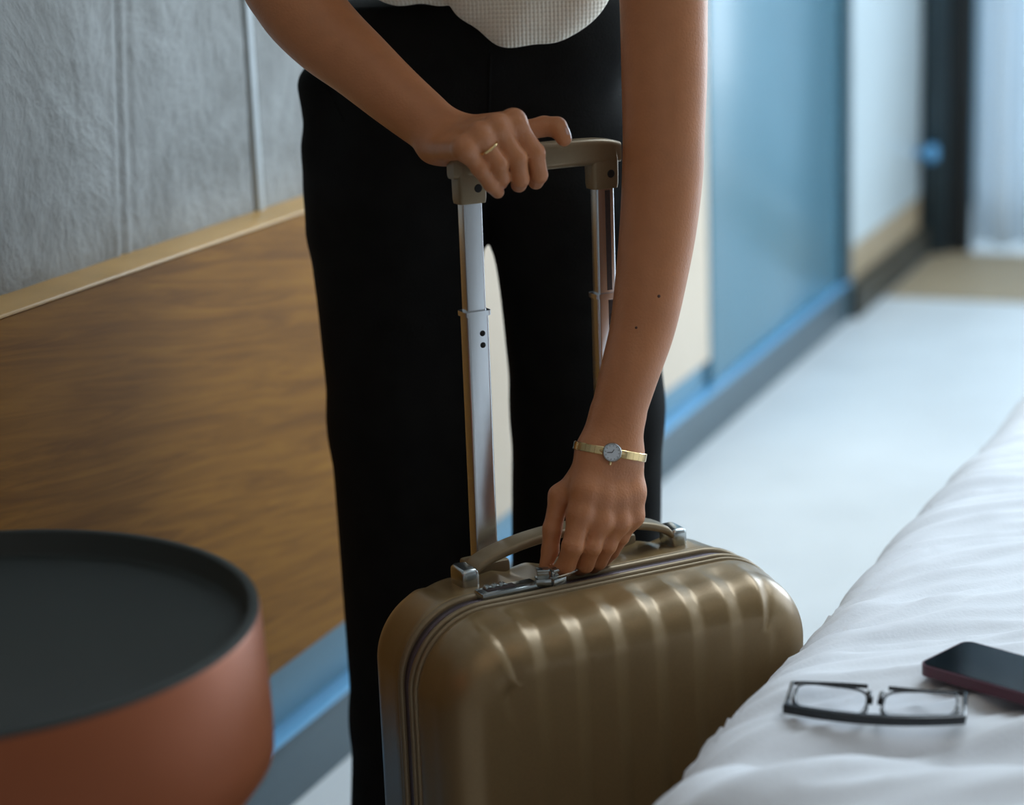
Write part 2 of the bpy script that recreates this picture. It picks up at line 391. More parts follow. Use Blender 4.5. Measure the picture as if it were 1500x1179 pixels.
for nm, (a, b_, c, d, e, f), mull in (('window_1', (1.05, 4.15, NR+.01, NR+.07, .35, 2.5), 's'), ('window_2', (SFAR+.01, SFAR+.07, 1.05, 3.15, .1, 2.5), 'n')):
    w = .05
    if mull == 's': bars = [(a, a+w, c, d, e, f), (b_-w, b_, c, d, e, f), (a, b_, c, d, e, e+w), (a, b_, c, d, f-w, f)]+[(a+(b_-a)*k/3-.02, a+(b_-a)*k/3+.02, c, d, e, f) for k in (1, 2)]
    else: bars = [(a, b_, c, c+w, e, f), (a, b_, d-w, d, e, f), (a, b_, c, d, e, e+w), (a, b_, c, d, f-w, f), (a, b_, (c+d)/2-.02, (c+d)/2+.02, e, f)]
    wall_from(nm, bars, M_DARK)

# skirting along the left wall, its top ledge with window light in the colour, and the wall sections beyond the headboard
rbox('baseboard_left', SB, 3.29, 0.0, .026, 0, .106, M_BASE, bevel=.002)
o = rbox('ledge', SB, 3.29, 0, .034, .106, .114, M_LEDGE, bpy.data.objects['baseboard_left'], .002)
o['label'] = 'top ledge of the skirting, window light painted bright blue'
# cream door
D1 = rbox('door_1', .66, 2.033, 0, .012, .175, 2.25, M_CREAM, bevel=.003)
rbox('trim_1', 2.033, 2.05, 0, .016, .114, CH, M_PANEL, bevel=.002)
D2 = rbox('door_2', 2.05, 3.238, 0, .014, .114, CH, M_PANEL, bevel=.003)
rbox('trim_2', 3.238, 3.31, 0, .03, 0, CH, M_FRAME, bevel=.004)
rbox('door_3', 3.31, 4.32, 0, .014, .19, CH, M_PALE, bevel=.004)
rbox('trim_3', 3.31, 4.32, 0, .012, .09, .19, M_TAN)
rbox('baseboard_far', 3.31, 4.34, 0, .05, 0, .09, mat('olive_brown_skirting', (.05, .045, .03), .5, noise_scale=8, noise_amt=.3))
DK = rbox('door_4', 4.34, 4.40, 0, .165, 0, CH, mat('matt_black_door', (.010, .012, .012), .75, noise_scale=6, noise_amt=.3), bevel=.006)
rbox('trim_4', 4.29, 4.34, .02, .10, 0, CH, mat('dark_teal_frame', (.02, .035, .042), .3, noise_scale=5, noise_amt=.2), bevel=.006)
o = mesh_obj('blue_blob', *lathe(R3(4.23, .014, .34), [(0, .07), (.022, .068), (.03, .055), (.03, .04), (.014, .03), (.012, 0)], 24, TW, Z3, NW), M_BLUEOB, bpy.data.objects['door_3'], True)  # small rounded blue shape on the pale panel
o['label'] = 'small bright blue rounded shape'
# tan floor strip at the far doorway
rbox('trim_5', 3.62, 4.34, .06, 1.3, 0, .006, M_TAN)
# sheer curtain far right
def curtain():
    V = []; n = 260; rows = 12
    for i in range(n+1):
        a = i/n; x = .18+1.2*a
        for j in range(rows+1):
            zz = .03+2.55*j/rows
            V.append(R3(4.37+.035*sin(a*2*pi*11+.4*sin(j*.5))+.01*sin(a*57), x, zz))
    Fc = grid_faces(n+1, rows+1)
    o = mesh_obj('curtain', V, Fc, M_CURT, None, True)
    md = o.modifiers.new('thick', 'SOLIDIFY'); md.thickness = .004
    return o
c_ = empty('curtain', R3(4.37, .86, .03), 'white sheer pleated curtain hanging at the far right beyond the dark doorway', 'curtain')
cc = curtain(); cc.name = 'drape'; adopt(cc, c_)
rod = mesh_obj('curtain_rail', *tube([R3(4.37, .18, 2.62), R3(4.37, 1.40, 2.62)], .014, 12), M_CHROME, c_, True)
for k in range(2):
    mesh_obj('bracket', *tube([R3(4.37, .24+1.1*k, 2.61), R3(4.37, .24+1.1*k, CH)], .008, 8), M_CHROME, c_, True)

# ------------------------------------------------------------------ headboard
hb = empty('headboard', R3(-.6, .03, .246), 'long low oak-veneer headboard panel fixed to the concrete wall behind the person', 'headboard')
rbox('panel', -2.6, .292, 0.001, .073, .246, .8385, M_WOOD, hb, .002, None)
o = rbox('top_cap', -2.6, .292, 0.001, .075, .839, .844, mat('top_lit_oak', (.62, .36, .12), .38, noise_scale=12, noise_amt=.2, stretch=(1, 1, 6)), hb, .002, None)  # paler oak than the panel: overhead light painted into the top
o['label'] = 'slim oak top ledge'
o = rbox('edge_strip', .293, .303, .001, .075, .246, .844, mat('pale_oak_edge', (.50, .36, .19), .45, noise_scale=20, noise_amt=.2), hb, .001, None)

# ------------------------------------------------------------------ suitcase
TH = radians(64); CU = np.array([sin(TH), cos(TH), 0]); CV = np.array([cos(TH), -sin(TH), 0])
CC = np.array([.0672, 2.0063, 0])+CU*.003
def K(u, v, z): return CC+CU*u+CV*v+Z3*z
case = empty('suitcase', K(0, 0, 0), 'bronze hard-shell cabin suitcase with vertical ribs and extended trolley handle, standing beside the bed', 'suitcase')
A_, ZB, ZT, RC = .2095, .045, .582, .078
def outline(n=720):
    w, h, r = A_, (ZT-ZB)/2, RC
    segs = [('l', (w, -h+r), (w, h-r), (1, 0)), ('a', (w-r, h-r), 0), ('l', (w-r, h), (-w+r, h), (0, 1)), ('a', (-w+r, h-r), 90), ('l', (-w, h-r), (-w, -h+r), (-1, 0)), ('a', (-w+r, -h+r), 180), ('l', (-w+r, -h), (w-r, -h), (0, -1)), ('a', (w-r, -h+r), 270)]
    L = [np.hypot(s[2][0]-s[1][0], s[2][1]-s[1][1]) if s[0] == 'l' else r*pi/2 for s in segs]; tot = sum(L); P_, N_ = [], []
    for s, l in zip(segs, L):
        m_ = max(2, int(round(n*l/tot)))
        for k in range(m_):
            t = k/m_
            if s[0] == 'l': P_.append((s[1][0]+(s[2][0]-s[1][0])*t, s[1][1]+(s[2][1]-s[1][1])*t)); N_.append(s[3])
            else:
                q = radians(s[2]+90*t); P_.append((s[1][0]+r*cos(q), s[1][1]+r*sin(q))); N_.append((cos(q), sin(q)))
    return np.array(P_), np.array(N_)
OP, ON = outline(); ZM = (ZB+ZT)/2
def sstep(a, b, x): t = np.clip((x-a)/(b-a), 0, 1); return t*t*(3-2*t)
def rib(u):
    t = ((u/.0437+.37) % 1)
    w = np.where(t < .62, t/.62, (1-t)/.38)*2-1              # facets: long one turned to the right, short one to the left
    w = np.sin(w*pi/2*.92)*.35+w*.65
    return w*(1-sstep(.142, .172, np.abs(u)))
def shell(sgn, v0, depth, rd, mats, name, label):
    prof = [(.0035, v0, 1., 0., 0.), (.0005, v0+.003, 1., 0., 0.), (0., v0+.008, 1, 0, 0), (.001, v0+.018, 1, 0, .3), (.003, v0+(depth-rd-v0)*.75, 1, 0, .8)]
    s0 = .004
    for k in range(15):
        q = radians(90*k/14); prof.append((s0+rd*(1-cos(q)), depth-rd+rd*sin(q), cos(q), sin(q), 1.))
    V = []
    for (s, v, nr, nv, am) in prof:
        pt = OP-ON*s; d = rib(OP[:, 0])*am*.0021*sstep(.15, .8, np.abs(ON[:, 1]))
        e = pt+ON*(nr*d)[:, None]
        for (a, b), dd in zip(e, d): V.append(K(a, sgn*(v+nv*dd), ZM+b))
    pt = OP-ON*(s0+rd); J = 64
    for j in range(1, J+1):
        f = 1-j/J; q = pt*np.array([f, f])
        # keep the ring's rib sampling on the flat face
        mk = sstep(.15, .8, np.abs(ON[:, 1])); d = rib(q[:, 0])*.0021*(mk+(1-mk)*min(1, (1-f)*2.5))
        for (a, b), dd in zip(q, d): V.append(K(a, sgn*(depth+.006*(1-f*f)+dd), ZM+b))
    n = len(OP); rows = len(prof)+J
    Fc = [(i*n+k, (i+1)*n+k, (i+1)*n+(k+1) % n, i*n+(k+1) % n) for i in range(rows-1) for k in range(n)]
    if sgn > 0: Fc = [f[::-1] for f in Fc]
    o = mesh_obj(name, V, Fc, mats, case, True); o['label'] = label
    return o
shell(1, .034, .112, .044, M_CASE, 'front_shell', 'ribbed front shell')
shell(-1, .006, .105, .044, M_CASE, 'back_shell', 'ribbed back shell')
def band(name, prof, m, label=None, par=None):
    V = [K(*(lambda e: (e[0], v, ZM+e[1]))(OP[k]+ON[k]*s)) for (v, s) in prof for k in range(len(OP))]
    n = len(OP); Fc = [(i*n+k, i*n+(k+1) % n, (i+1)*n+(k+1) % n, (i+1)*n+k) for i in range(len(prof)-1) for k in range(n)]
    o = mesh_obj(name, V, Fc, m, par or case, True, 50)
    if label: o['label'] = label
    return o
def bead(v0, v1, s0, s1, n=6):
    return [(v0, -.006)]+[((v0+v1)/2-(v1-v0)/2*cos(pi*k/n), s0+(s1-s0)*sin(pi*k/n)) for k in range(n+1)]+[(v1, -.006)]
band('rim', bead(-.007, .0015, -.001, .0022), M_CASE2)
zt = band('zipper', [(.0015, -.004), (.002, -.0025), (.020, -.0025), (.0205, -.004)], M_ZIP, 'dark brown zip tape')
band('coil', bead(.0085, .0135, -.0025, -.0004, 4), M_COIL, None, zt)
band('rim', bead(.020, .0265, -.001, .0028), M_CASE2)
band('groove', [(.0265, -.003), (.0335, -.003)], M_ZIP, 'dark seam behind the front shell')
band('rim', bead(.0305, .0355, -.002, .0018), M_CASE2)
# wheels
for su in (-1, 1):
    for sv in (-1, 1):
        w = mesh_obj('wheel', *lathe(K(su*.165, sv*.07-.009, .024), [(0, 0), (.02, 0), (.024, .003), (.024, .015), (.02, .018), (0, .018)], 28, CU, Z3, -CV*-1), M_RUBBER, case, True, 40)
        h_ = box('wheel_housing', K(su*.165, sv*.07, 0), CU, CV, Z3, (-.024, -.016, .036), (.024, .016, .06), M_RUBBER, case, .006)
# telescopic handle
tro = [-.0745, .0745]; VPL = -.085
sec_hi = rrect(.0108, .0072, .003); sec_lo = rrect(.0125, .0090, .0034)
def pole(name, u, z0, z1, sec, m, parent):
    V, Fc = tube([K(u, VPL, z0), K(u, VPL, z1)], 1.0, ring=sec, up=CU)
    return mesh_obj(name, V, Fc, m, parent, True, 30)
for i, u in enumerate(tro):
    zc = .848 if i == 0 else .848
    pl = pole('pole', u, .50, zc, sec_lo, M_ALU, case)
    col = mesh_obj('collar', *tube([K(u, VPL, zc-.004), K(u, VPL, zc+.001)], 1.0, ring=rrect(.0145, .0108, .004), up=CU), M_ALU, pl, True, 30)
    up_ = pole('upper_pole', u, zc-.02, .962, sec_hi, M_ALU, case)
    # brown strip paints the arm's reflection into the right pole's groove; two catch buttons
    sg = 1 if i == 0 else -1
    for dz in (.022, .034):
        mesh_obj('button', *lathe(K(u+.004, VPL+.0088, zc-dz), [(0, .0014), (.0024, .0012), (.003, .0004), (.003, -.002)], 14, CU, Z3, CV), M_RUBBER, pl, True)
    if i == 1:
        box('groove', K(u, VPL, 0), CU, CV, Z3, (-.0005, .0066, zc+.004), (.005, .0076, .955), M_ZIP, up_)
        box('groove', K(u, VPL, 0), CU, CV, Z3, (-.0005, .0084, .60), (.0052, .0094, zc-.006), M_ZIP, pl)
    box('pole_socket', K(u, VPL, 0), CU, CV, Z3, (-.022, -.017, .560), (.022, .017, .588), M_CASE2, case, .004)
# grip: U-shaped bronze bar
grip = []
path = [K(-.0925+.0, VPL, .99)]
def gsec(w, h): return rrect(h, w, min(w, h)*.55, 6)
bar = [(-.0935, .998), (-.085, 1.0005), (-.06, 1.002), (0, 1.0025), (.06, 1.002), (.085, 1.0005), (.0935, .998)]
V = []; ring_n = 0; xs = np.linspace(-.094, .094, 40)
for x in xs:
    e = abs(x)/.094; hh = .0135*(1-.25*e**8); ww = .0115*(1-.3*e**10); zc = .9955-.003*e**4
    rr = gsec(ww, hh); ring_n = len(rr)
    for (a, b) in rr: V.append(K(x, VPL+b, zc+a))
Fc = [(i*ring_n+k, i*ring_n+(k+1) % ring_n, (i+1)*ring_n+(k+1) % ring_n, (i+1)*ring_n+k) for i in range(len(xs)-1) for k in range(ring_n)]+[tuple(range(ring_n-1, -1, -1)), tuple((len(xs)-1)*ring_n+k for k in range(ring_n))]
gb = mesh_obj('grip', V, Fc, M_CASE2, case, True, 50); gb['label'] = 'bronze grip bar of the trolley handle'
for u in tro:
    s_ = mesh_obj('grip_socket', *tube([K(u, VPL, .957), K(u, VPL, .962), K(u, VPL, .985), K(u, VPL, 1.0)], [1, 1.06, 1.08, 1.0], ring=rrect(.0142, .0100, .004), up=CU), M_CASE2, gb, True, 40)
    mesh_obj('screw_hole', *lathe(K(u+.005, VPL+.0108, .972), [(0, .0006), (.0036, .0006), (.0042, 0), (.0042, -.003)], 16, CU, Z3, CV), M_RUBBER, gb, True, 30)
# carry handle on the top
hn = 28; V = []
for i in range(hn+1):
    t = i/hn; x = -.113+.236*t; zz = .588+.029*sin(pi*t)**.5
    sec = rrect(.0046, .0145, .0038, 4); nn = len(sec)
    for (a, b) in sec: V.append(K(x, -.045+b, zz+a))
Fc = [(i*nn+k, i*nn+(k+1) % nn, (i+1)*nn+(k+1) % nn, (i+1)*nn+k) for i in range(hn) for k in range(nn)]+[tuple(range(nn-1, -1, -1)), tuple(hn*nn+k for k in range(nn))]
ch = mesh_obj('carry_handle', V, Fc, M_CASE2, case, True, 50); ch['label'] = 'arched bronze carry handle'
for x, w in ((-.116, .010), (.127, .009)):
    q = box('handle_mount', K(x, -.045, 0), CU, CV, Z3, (-w, -.0160, .575), (w, .0160, .5985), M_CHROME, ch, .005, 3)
    q['label'] = 'grey metal mount'
# lock and zip pulls
lk = box('lock', K(-.095, .004, 0), CU, CV, Z3, (-.030, -.011, .574), (.034, .011, .5875), M_CHROME, case, .003)
lk['label'] = 'chrome lock plate on the zip'
box('dial_recess', K(-.095, .004, 0), CU, CV, Z3, (-.022, -.005, .587), (.010, .006, .5885), M_ZIP, lk, .0006)
for k in range(3):
    mesh_obj('lock_dial', *lathe(K(-.112+.008*k, -.004, .5865), [(0, 0), (.004, 0), (.0045, .001), (.0045, .008), (.004, .009), (0, .009)], 16, CU, Z3, CV), M_CHROME, lk, True, 30)
for k, (x, vv, ang) in enumerate(((-.056, .011, 20), (-.044, .016, -12))):
    a = radians(ang); ax = CU*cos(a)+CV*sin(a); ay = -CU*sin(a)+CV*cos(a); o0 = K(x, vv, .588)
    parts = [fbox(o0, ax, ay, Z3, (-.008, -.0065, -.005), (.008, .0065, .0035), .001), fbox(o0, ax, ay, Z3, (-.006, -.0015, .003), (.006, .0015, .013), .0008), fbox(o0, ax, ay, Z3, (-.0065, -.005, .010), (.0065, .005, .013), .0008)]
    loop = [o0+ax*(.006+.013*(1-cos(t)))+ay*(.006*sin(t))+Z3*(.003+.006*(1-cos(t))/2) for t in np.linspace(0, 2*pi, 20)]
    parts.append(tube(loop, .0013, 8, cap=False))
    q = mesh_obj('zip_pull', *join(parts), M_CHROME, case, True, 40); q['label'] = 'chrome zip pull held by the fingers' if k else 'chrome zip pull beside the lock'

# ------------------------------------------------------------------ the person
FEET = P(712, 600, 2.40); FEET[2] = 0
person = empty('person', FEET, 'person in black trousers and cream knit top, leaning over the suitcase to close its zip', 'person')
# --- arm on the left of the picture, hand over the grip
def bx(x): return 2.009+(x-685)/198.*.0653        # depth of the grip bar seen at picture x
SA, EA, WA = P(575, -380, 2.10), P(408, -68, 2.17), P(655, 203, 2.065)
WA0 = WA+(EA-WA)*.12
SBj, EB, WB = P(965, -270, 2.10), P(973, 235, 2.09), P(893, 660, 2.02)
NECK, HEADC = P(775, -470, 2.12), P(800, -640, 2.04)
PEL = P(690, 140, 2.40); CH_ = P(755, -260, 2.24)
def lerp(a, b, t): return np.asarray(a)*(1-t)+np.asarray(b)*t
core = [ellipsoid(PEL+[0, .01, 0], (.10, .06, .08)), capsule(PEL+[0, .01, 0], CH_, .055, .07), ellipsoid(CH_+[0, 0, .03], (.15, .085, .115)), capsule(CH_, lerp(CH_, NECK, .7), .09, .05), capsule(lerp(CH_, NECK, .5), HEADC, .052, .05),
        capsule(CH_+[-.06, 0, .09], SA, .07, .052), capsule(CH_+[.06, 0, .06], SBj, .07, .054)]
# head: skull, face, jaw, nose, lips, ears; looking down
fw = np.array([.05, -.78, -.62]); fw /= np.linalg.norm(fw); hr = np.array([1., 0.05, 0]); hr -= fw*hr.dot(fw); hr /= np.linalg.norm(hr); hu = np.cross(fw, hr); Rh = np.array([hr, fw, hu])
def hp(x, y, z): return HEADC+hr*x+fw*y+hu*z
core += [ellipsoid(hp(0, -.012, .03), (.073, .092, .085), Rh), ellipsoid(hp(0, .03, -.03), (.056, .06, .075), Rh), ellipsoid(hp(0, .058, -.085), (.03, .027, .024), Rh)]
face_small = [capsule(hp(0, .094, .0), hp(0, .110, -.034), .006, .011), capsule(hp(-.018, .092, -.058), hp(.018, .092, -.058), .005, .005), capsule(hp(-.016, .090, -.067), hp(.016, .090, -.067), .006, .006),
              ellipsoid(hp(-.074, -.005, -.005), (.008, .018, .03), Rh), ellipsoid(hp(.074, -.005, -.005), (.008, .018, .03), Rh), ellipsoid(hp(-.031, .078, .008), (.014, .012, .008), Rh), ellipsoid(hp(.031, .078, .008), (.014, .012, .008), Rh)]
def limb(pts, n=7):
    """dense tapered chain through (px, py, Y, r) stations, Catmull-Rom smoothed"""
    A = [np.append(P(*q[:3]), q[3]) for q in pts]; A = [2*A[0]-A[1]]+A+[2*A[-1]-A[-2]]; out = []
    for i in range(1, len(A)-2):
        for k in range(n):
            t = k/n; out.append(.5*((2*A[i])+(A[i+1]-A[i-1])*t+(2*A[i-1]-5*A[i]+4*A[i+1]-A[i+2])*t*t+(3*A[i]-A[i-1]-3*A[i+1]+A[i+2])*t**3))
    out.append(A[-2])
    return [capsule(a[:3], b[:3], a[3], b[3]) for a, b in zip(out[:-1], out[1:])]
armA = limb([(575, -380, 2.10, .052), (480, -225, 2.145, .046), (412, -62, 2.17, .042), (430, -5, 2.16, .0425), (472, 47, 2.145, .0395), (525, 93, 2.12, .0345), (577, 139, 2.095, .0305), (622, 176, 2.078, .0275), (655, 203, 2.065, .0245)])
armB = limb([(965, -270, 2.10, .052), (970, -120, 2.10, .046), (972, 0, 2.10, .0430), (973, 110, 2.095, .0420), (972, 200, 2.09, .0402), (970, 262, 2.09, .0398), (963, 342, 2.08, .0378), (951, 425, 2.065, .0346), (940, 485, 2.055, .0318), (922, 546, 2.04, .0290), (905, 607, 2.03, .0265), (893, 660, 2.02, .0240)])
perpB = np.cross(WB-EB, np.array([0, 1., 0])); perpB /= np.linalg.norm(perpB)
armB += [capsule(P(905, 607, 2.03)+perpB*.003, WB+perpB*.006, .0258, .0240), capsule(P(905, 607, 2.03)-perpB*.003, WB-perpB*.006, .0258, .0240)]
# hand A joints
mA = [P(752, 180, 2.012), P(727, 187, 1.998), P(702, 199, 1.987), P(680, 218, 1.980)]
pA = [P(783, 224, bx(783)-.026), P(757, 232, bx(757)-.030), P(730, 240, bx(730)-.030), P(703, 246, bx(703)-.028)]
dA = [P(789, 256, bx(789)-.022), P(762, 262, bx(762)-.026), P(735, 260, bx(735)-.024), P(719, 270, bx(719)-.024)]
tA = [P(785, 266, bx(785)-.010), P(760, 270, bx(760)-.014), P(733, 267, bx(733)-.011), P(729, 281, bx(729)-.018)]
rA = [(.0108, .0098, .0088, .0078), (.0108, .0098, .0088, .0080), (.0102, .0092, .0082, .0075), (.0092, .0082, .0073, .0065)]
WAh = WA+np.array([.0, .0, -.002])
palmA = []
for q, m_ in enumerate(mA):
    w0 = WAh+(mA[3]-mA[0])*(q/3-.5)*.62
    palmA.append(capsule(w0, m_, .0165-.001*q, .0122-.0006*q))
    palmA.append(ellipsoid(m_+np.array([0, -.001, .0032]), (.0085, .0085, .0080)))
tmA = [P(690, 205, 2.045), P(752, 196, 2.052), P(797, 185, 2.056), P(816, 186, 2.053), P(826, 203, 2.046)]
palmA += [capsule(WAh, tmA[1], .017, .012)]
fA = [Group([capsule(m_, p_, r[0], r[1]), capsule(p_, d_, r[1], r[2]), capsule(d_, t_, r[2], r[3]), ellipsoid(p_, (r[1]*1.02,)*3)], .0025) for m_, p_, d_, t_, r in zip(mA, pA, dA, tA, rA)]
fA.append(Group([capsule(tmA[1], tmA[2], .0112, .0096), capsule(tmA[2], tmA[3], .0096, .0094), capsule(tmA[3], tmA[4], .0094, .0078)], .004))
# hand B joints
mB = [P(850, 752, 1.985), P(879, 763, 1.992), P(905, 764, 2.003), P(926, 755, 2.016)]
pB = [P(839, 800, 1.972), P(866, 800, 1.982), P(889, 798, 1.995), P(909, 786, 2.010)]
dB = [P(829, 828, 1.978), P(857, 826, 1.990), P(877, 822, 2.002), P(896, 808, 2.018)]
tB = [P(815, 840, 1.986), P(850, 832, 2.002), P(869, 830, 2.012), P(884, 822, 2.026)]
rB = [(.0120, .0106, .0096, .0080), (.0118, .0104, .0092, .0080), (.0110, .0096, .0086, .0074), (.0098, .0084, .0075, .0066)]
palmB = []
for q, m_ in enumerate(mB):
    w0 = WB+(mB[3]-mB[0])*(q/3-.5)*.62+np.array([0, 0, -.004])
    mid = lerp(w0, m_, .6)+np.array([0, -.003, 0])
    palmB += [capsule(w0, mid, .0175, .0150), capsule(mid, m_, .0150, .0128-.0006*q)]
    palmB.append(ellipsoid(m_+np.array([0, -.0045, .001]), (.0095, .009, .0095)))
tmB = [P(862, 700, 2.012), P(820, 726, 2.008), P(809, 775, 2.000), P(806, 806, 1.997), P(799, 829, 1.993)]
palmB += [capsule(WB, tmB[0], .020, .018), capsule(tmB[0], tmB[1], .017, .0105)]
fB = [Group([capsule(m_, p_, r[0], r[1]), capsule(p_, d_, r[1], r[2]), capsule(d_, t_, r[2], r[3]), ellipsoid(p_, (r[1]*1.02,)*3)], .0025) for m_, p_, d_, t_, r in zip(mB, pB, dB, tB, rB)]
fB.append(Group([capsule(tmB[1], tmB[2], .0105, .0092), capsule(tmB[2], tmB[3], .0095, .0085), capsule(tmB[3], tmB[4], .0085, .0066)], .004))
class Body:
    def __init__(s): s.a = Group(core, .05); s.f = Group(face_small, .006); s.l = [Group(armA, .002), Group(armB, .002)]; s.p = [Group(palmA, .009), Group(palmB, .010)]
    def __call__(s, p, bc=None, br=None):
        d = s.a(p, bc, br)
        if bc is None or np.linalg.norm(s.f.c-bc) < s.f.R+br+.03: d = smin(d, s.f(p, bc, br), .012)
        for l, q in zip(s.l, s.p):
            e = l(p, bc, br)
            if bc is None or np.linalg.norm(q.c-bc) < q.R+br+.05: e = smin(e, q(p, bc, br), .016)
            d = smin(d, e, .03)
        return d
bodyf = Body(); field = make_field(bodyf, fA+fB, .007)
V, Q = surface(field, (-.42, 1.78, .54), (.36, 2.62, 1.72), .002)
fast_mesh('body', V, Q, M_SKIN, person)
# fingernails, moles
def nail(c, nrm, al, w, l):
    nrm = np.asarray(nrm, float); nrm /= np.linalg.norm(nrm); al = np.asarray(al, float); al -= nrm*al.dot(nrm); al /= np.linalg.norm(al); sd = np.cross(al, nrm)
    V = []; n = 9
    for i in range(n):
        for j in range(n):
            a = (i/(n-1)-.5)*2; b = (j/(n-1)-.5)*2; k = sqrt(1-.5*b*b)*1.0; k2 = sqrt(1-.5*a*a)
            V.append(c+sd*a*w*k+al*b*l*k2-nrm*(.0022*a*a+.0006*b*b)+nrm*.0006)
    return mesh_obj('fingernail', V, grid_faces(n, n), M_NAIL, person, True)
def project(p, d=None, steps=30):
    """walk along d until on the skin"""
    p = np.array(p, float); d = np.array(d, float)/np.linalg.norm(d)
    for _ in range(steps):
        v = field(p[None])[0]
        if abs(v) < 1e-4: break
        p = p-d*v
    return p
tdir = tmA[4]-tmA[3]
nn_ = np.array([.9, -.25, .35]); nail(project(lerp(tmA[3], tmA[4], .72)+nn_*.02, nn_), nn_, tdir, .0058, .0066)
def mole(px, py, r):
    p = P(px, py, 1.9); d = p-CAMP; d /= np.linalg.norm(d)
    for _ in range(80):
        v = field(p[None])[0]
        if v < 2e-4: break
        p = p+d*v*.9
    V, Fc = lathe(p, [(r, -.0004), (r*.8, .0003), (.0001, .0006)], 10, (1, 0, 0), (0, 0, 1), -np.array([0, 1., 0])*1)
    mesh_obj('mole', V, Fc, M_MOLE, person, True)
mole(965, 434, .0018); mole(932, 480, .0014)
# watch
def ring_on(fieldf, c, axis, ref, width, thick, n=56, span=(0, 2*pi), rmax=.06, lift=.0004):
    axis = np.asarray(axis, float)/np.linalg.norm(axis); x = np.asarray(ref, float); x = x-axis*x.dot(axis); x /= np.linalg.norm(x); y = np.cross(axis, x)
    pts = []
    for k in range(n):
        t = 2*pi*k/n; d = x*cos(t)+y*sin(t); lo, hi = 0., rmax
        for _ in range(24):
            m_ = (lo+hi)/2
            if fieldf((c+d*m_)[None])[0] < 0: lo = m_
            else: hi = m_
        pts.append((d, lo+lift))
    rr = [q[1] for q in pts]; rr = [max(rr[k], .5*(rr[k-1]+rr[(k+1) % n])) for k in range(n)]
    return [q[0] for q in pts], rr, axis, x, y
def strap_mesh(c, dirs, rr, axis, width, thick, k0, k1, gap=0.):
    sec = [(-width/2, 0), (-width/2, thick*.7), (-width/2+.0006, thick), (width/2-.0006, thick), (width/2, thick*.7), (width/2, 0)]; V = []; ks = list(range(k0, k1+1)); n = len(dirs)
    for k in ks:
        for (a, b) in sec: V.append(c+axis*a+dirs[k % n]*(rr[k % n]+b))
    m_ = len(sec); Fc = [(i*m_+j, (i+1)*m_+j, (i+1)*m_+(j+1) % m_, i*m_+(j+1) % m_) for i in range(len(ks)-1) for j in range(m_)]
    return V, Fc
wc = P(893, 661, 2.02); wax = WB-EB; wax = wax/np.linalg.norm(wax); wref = np.array([.0, -1., .1])
dirs, rr, wax, wx, wy = ring_on(field, wc, wax, wref, .009, .002, 72)
watch = empty('wristwatch', wc, 'slim gold bracelet watch with round white dial on the wrist above the zip', 'watch')
for k in range(0, 72, 3):
    if k in (0, 69): continue
    V, Fc = strap_mesh(wc, dirs, rr, wax, .0085, .0016, k, k+3)
    V = [lerp(np.mean(V, 0), v, .97) for v in V]
    mesh_obj('link', V, Fc, M_GOLD, watch, True, 30)
wr = rr[0]; fo = wc+wx*(wr-.001); 
body_w = mesh_obj('watch_case', *lathe(fo, [(0, 0), (.0085, 0), (.0098, .002), (.0098, .0042), (.0088, .0056), (.0080, .0056), (.0078, .005)], 40, wax, wy, wx), M_CHROME, watch, True, 40)
body_w['label'] = 'silver round watch case'
dl = mesh_obj('dial', *lathe(fo, [(0.0, .0052), (.0079, .0051)], 40, wax, wy, wx), M_DIAL, watch, True)
for ang, L in ((200, .0035), (80, .0052)):
    a = radians(ang); dd = wax*cos(a)+wy*sin(a)
    mesh_obj('watch_hand', *tube([fo+wx*.0055, fo+wx*.0055+dd*L], .0004, 6), M_RUBBER, body_w)
for k in range(12):
    a = 2*pi*k/12; dd = wax*cos(a)+wy*sin(a)
    mesh_obj('hour_mark', *tube([fo+wx*.0053+dd*.0062, fo+wx*.0053+dd*.0073], .0003, 5), M_RUBBER, body_w)
mesh_obj('crown', *tube([fo+wx*.003+wax*.0095, fo+wx*.003+wax*.0125], .0014, 10), M_GOLD, watch, True, 40)
for sg in (-1, 1):
    mesh_obj('lug', *tube([fo+wx*.0028+wy*sg*.0085, fo+wx*.0008+wy*sg*.0125], .0022, 8), M_GOLD, watch, True, 40)
# ring on the ring finger
rc_ = lerp(mA[2], pA[2], .42); rax = pA[2]-mA[2]
dr, rr2, rax, rx_, ry_ = ring_on(lambda p: fA[2](p), rc_, rax, (0, -1, .2), .002, .001, 40, rmax=.03)
V, Fc = strap_mesh(rc_, dr, [r+.0002 for r in rr2], rax, .0024, .0014, 0, 40)
rg = mesh_obj('finger_ring', V, Fc, M_GOLD, None, True, 30)
tag(rg, 'thin gold ring on the hand that holds the trolley grip', 'ring')

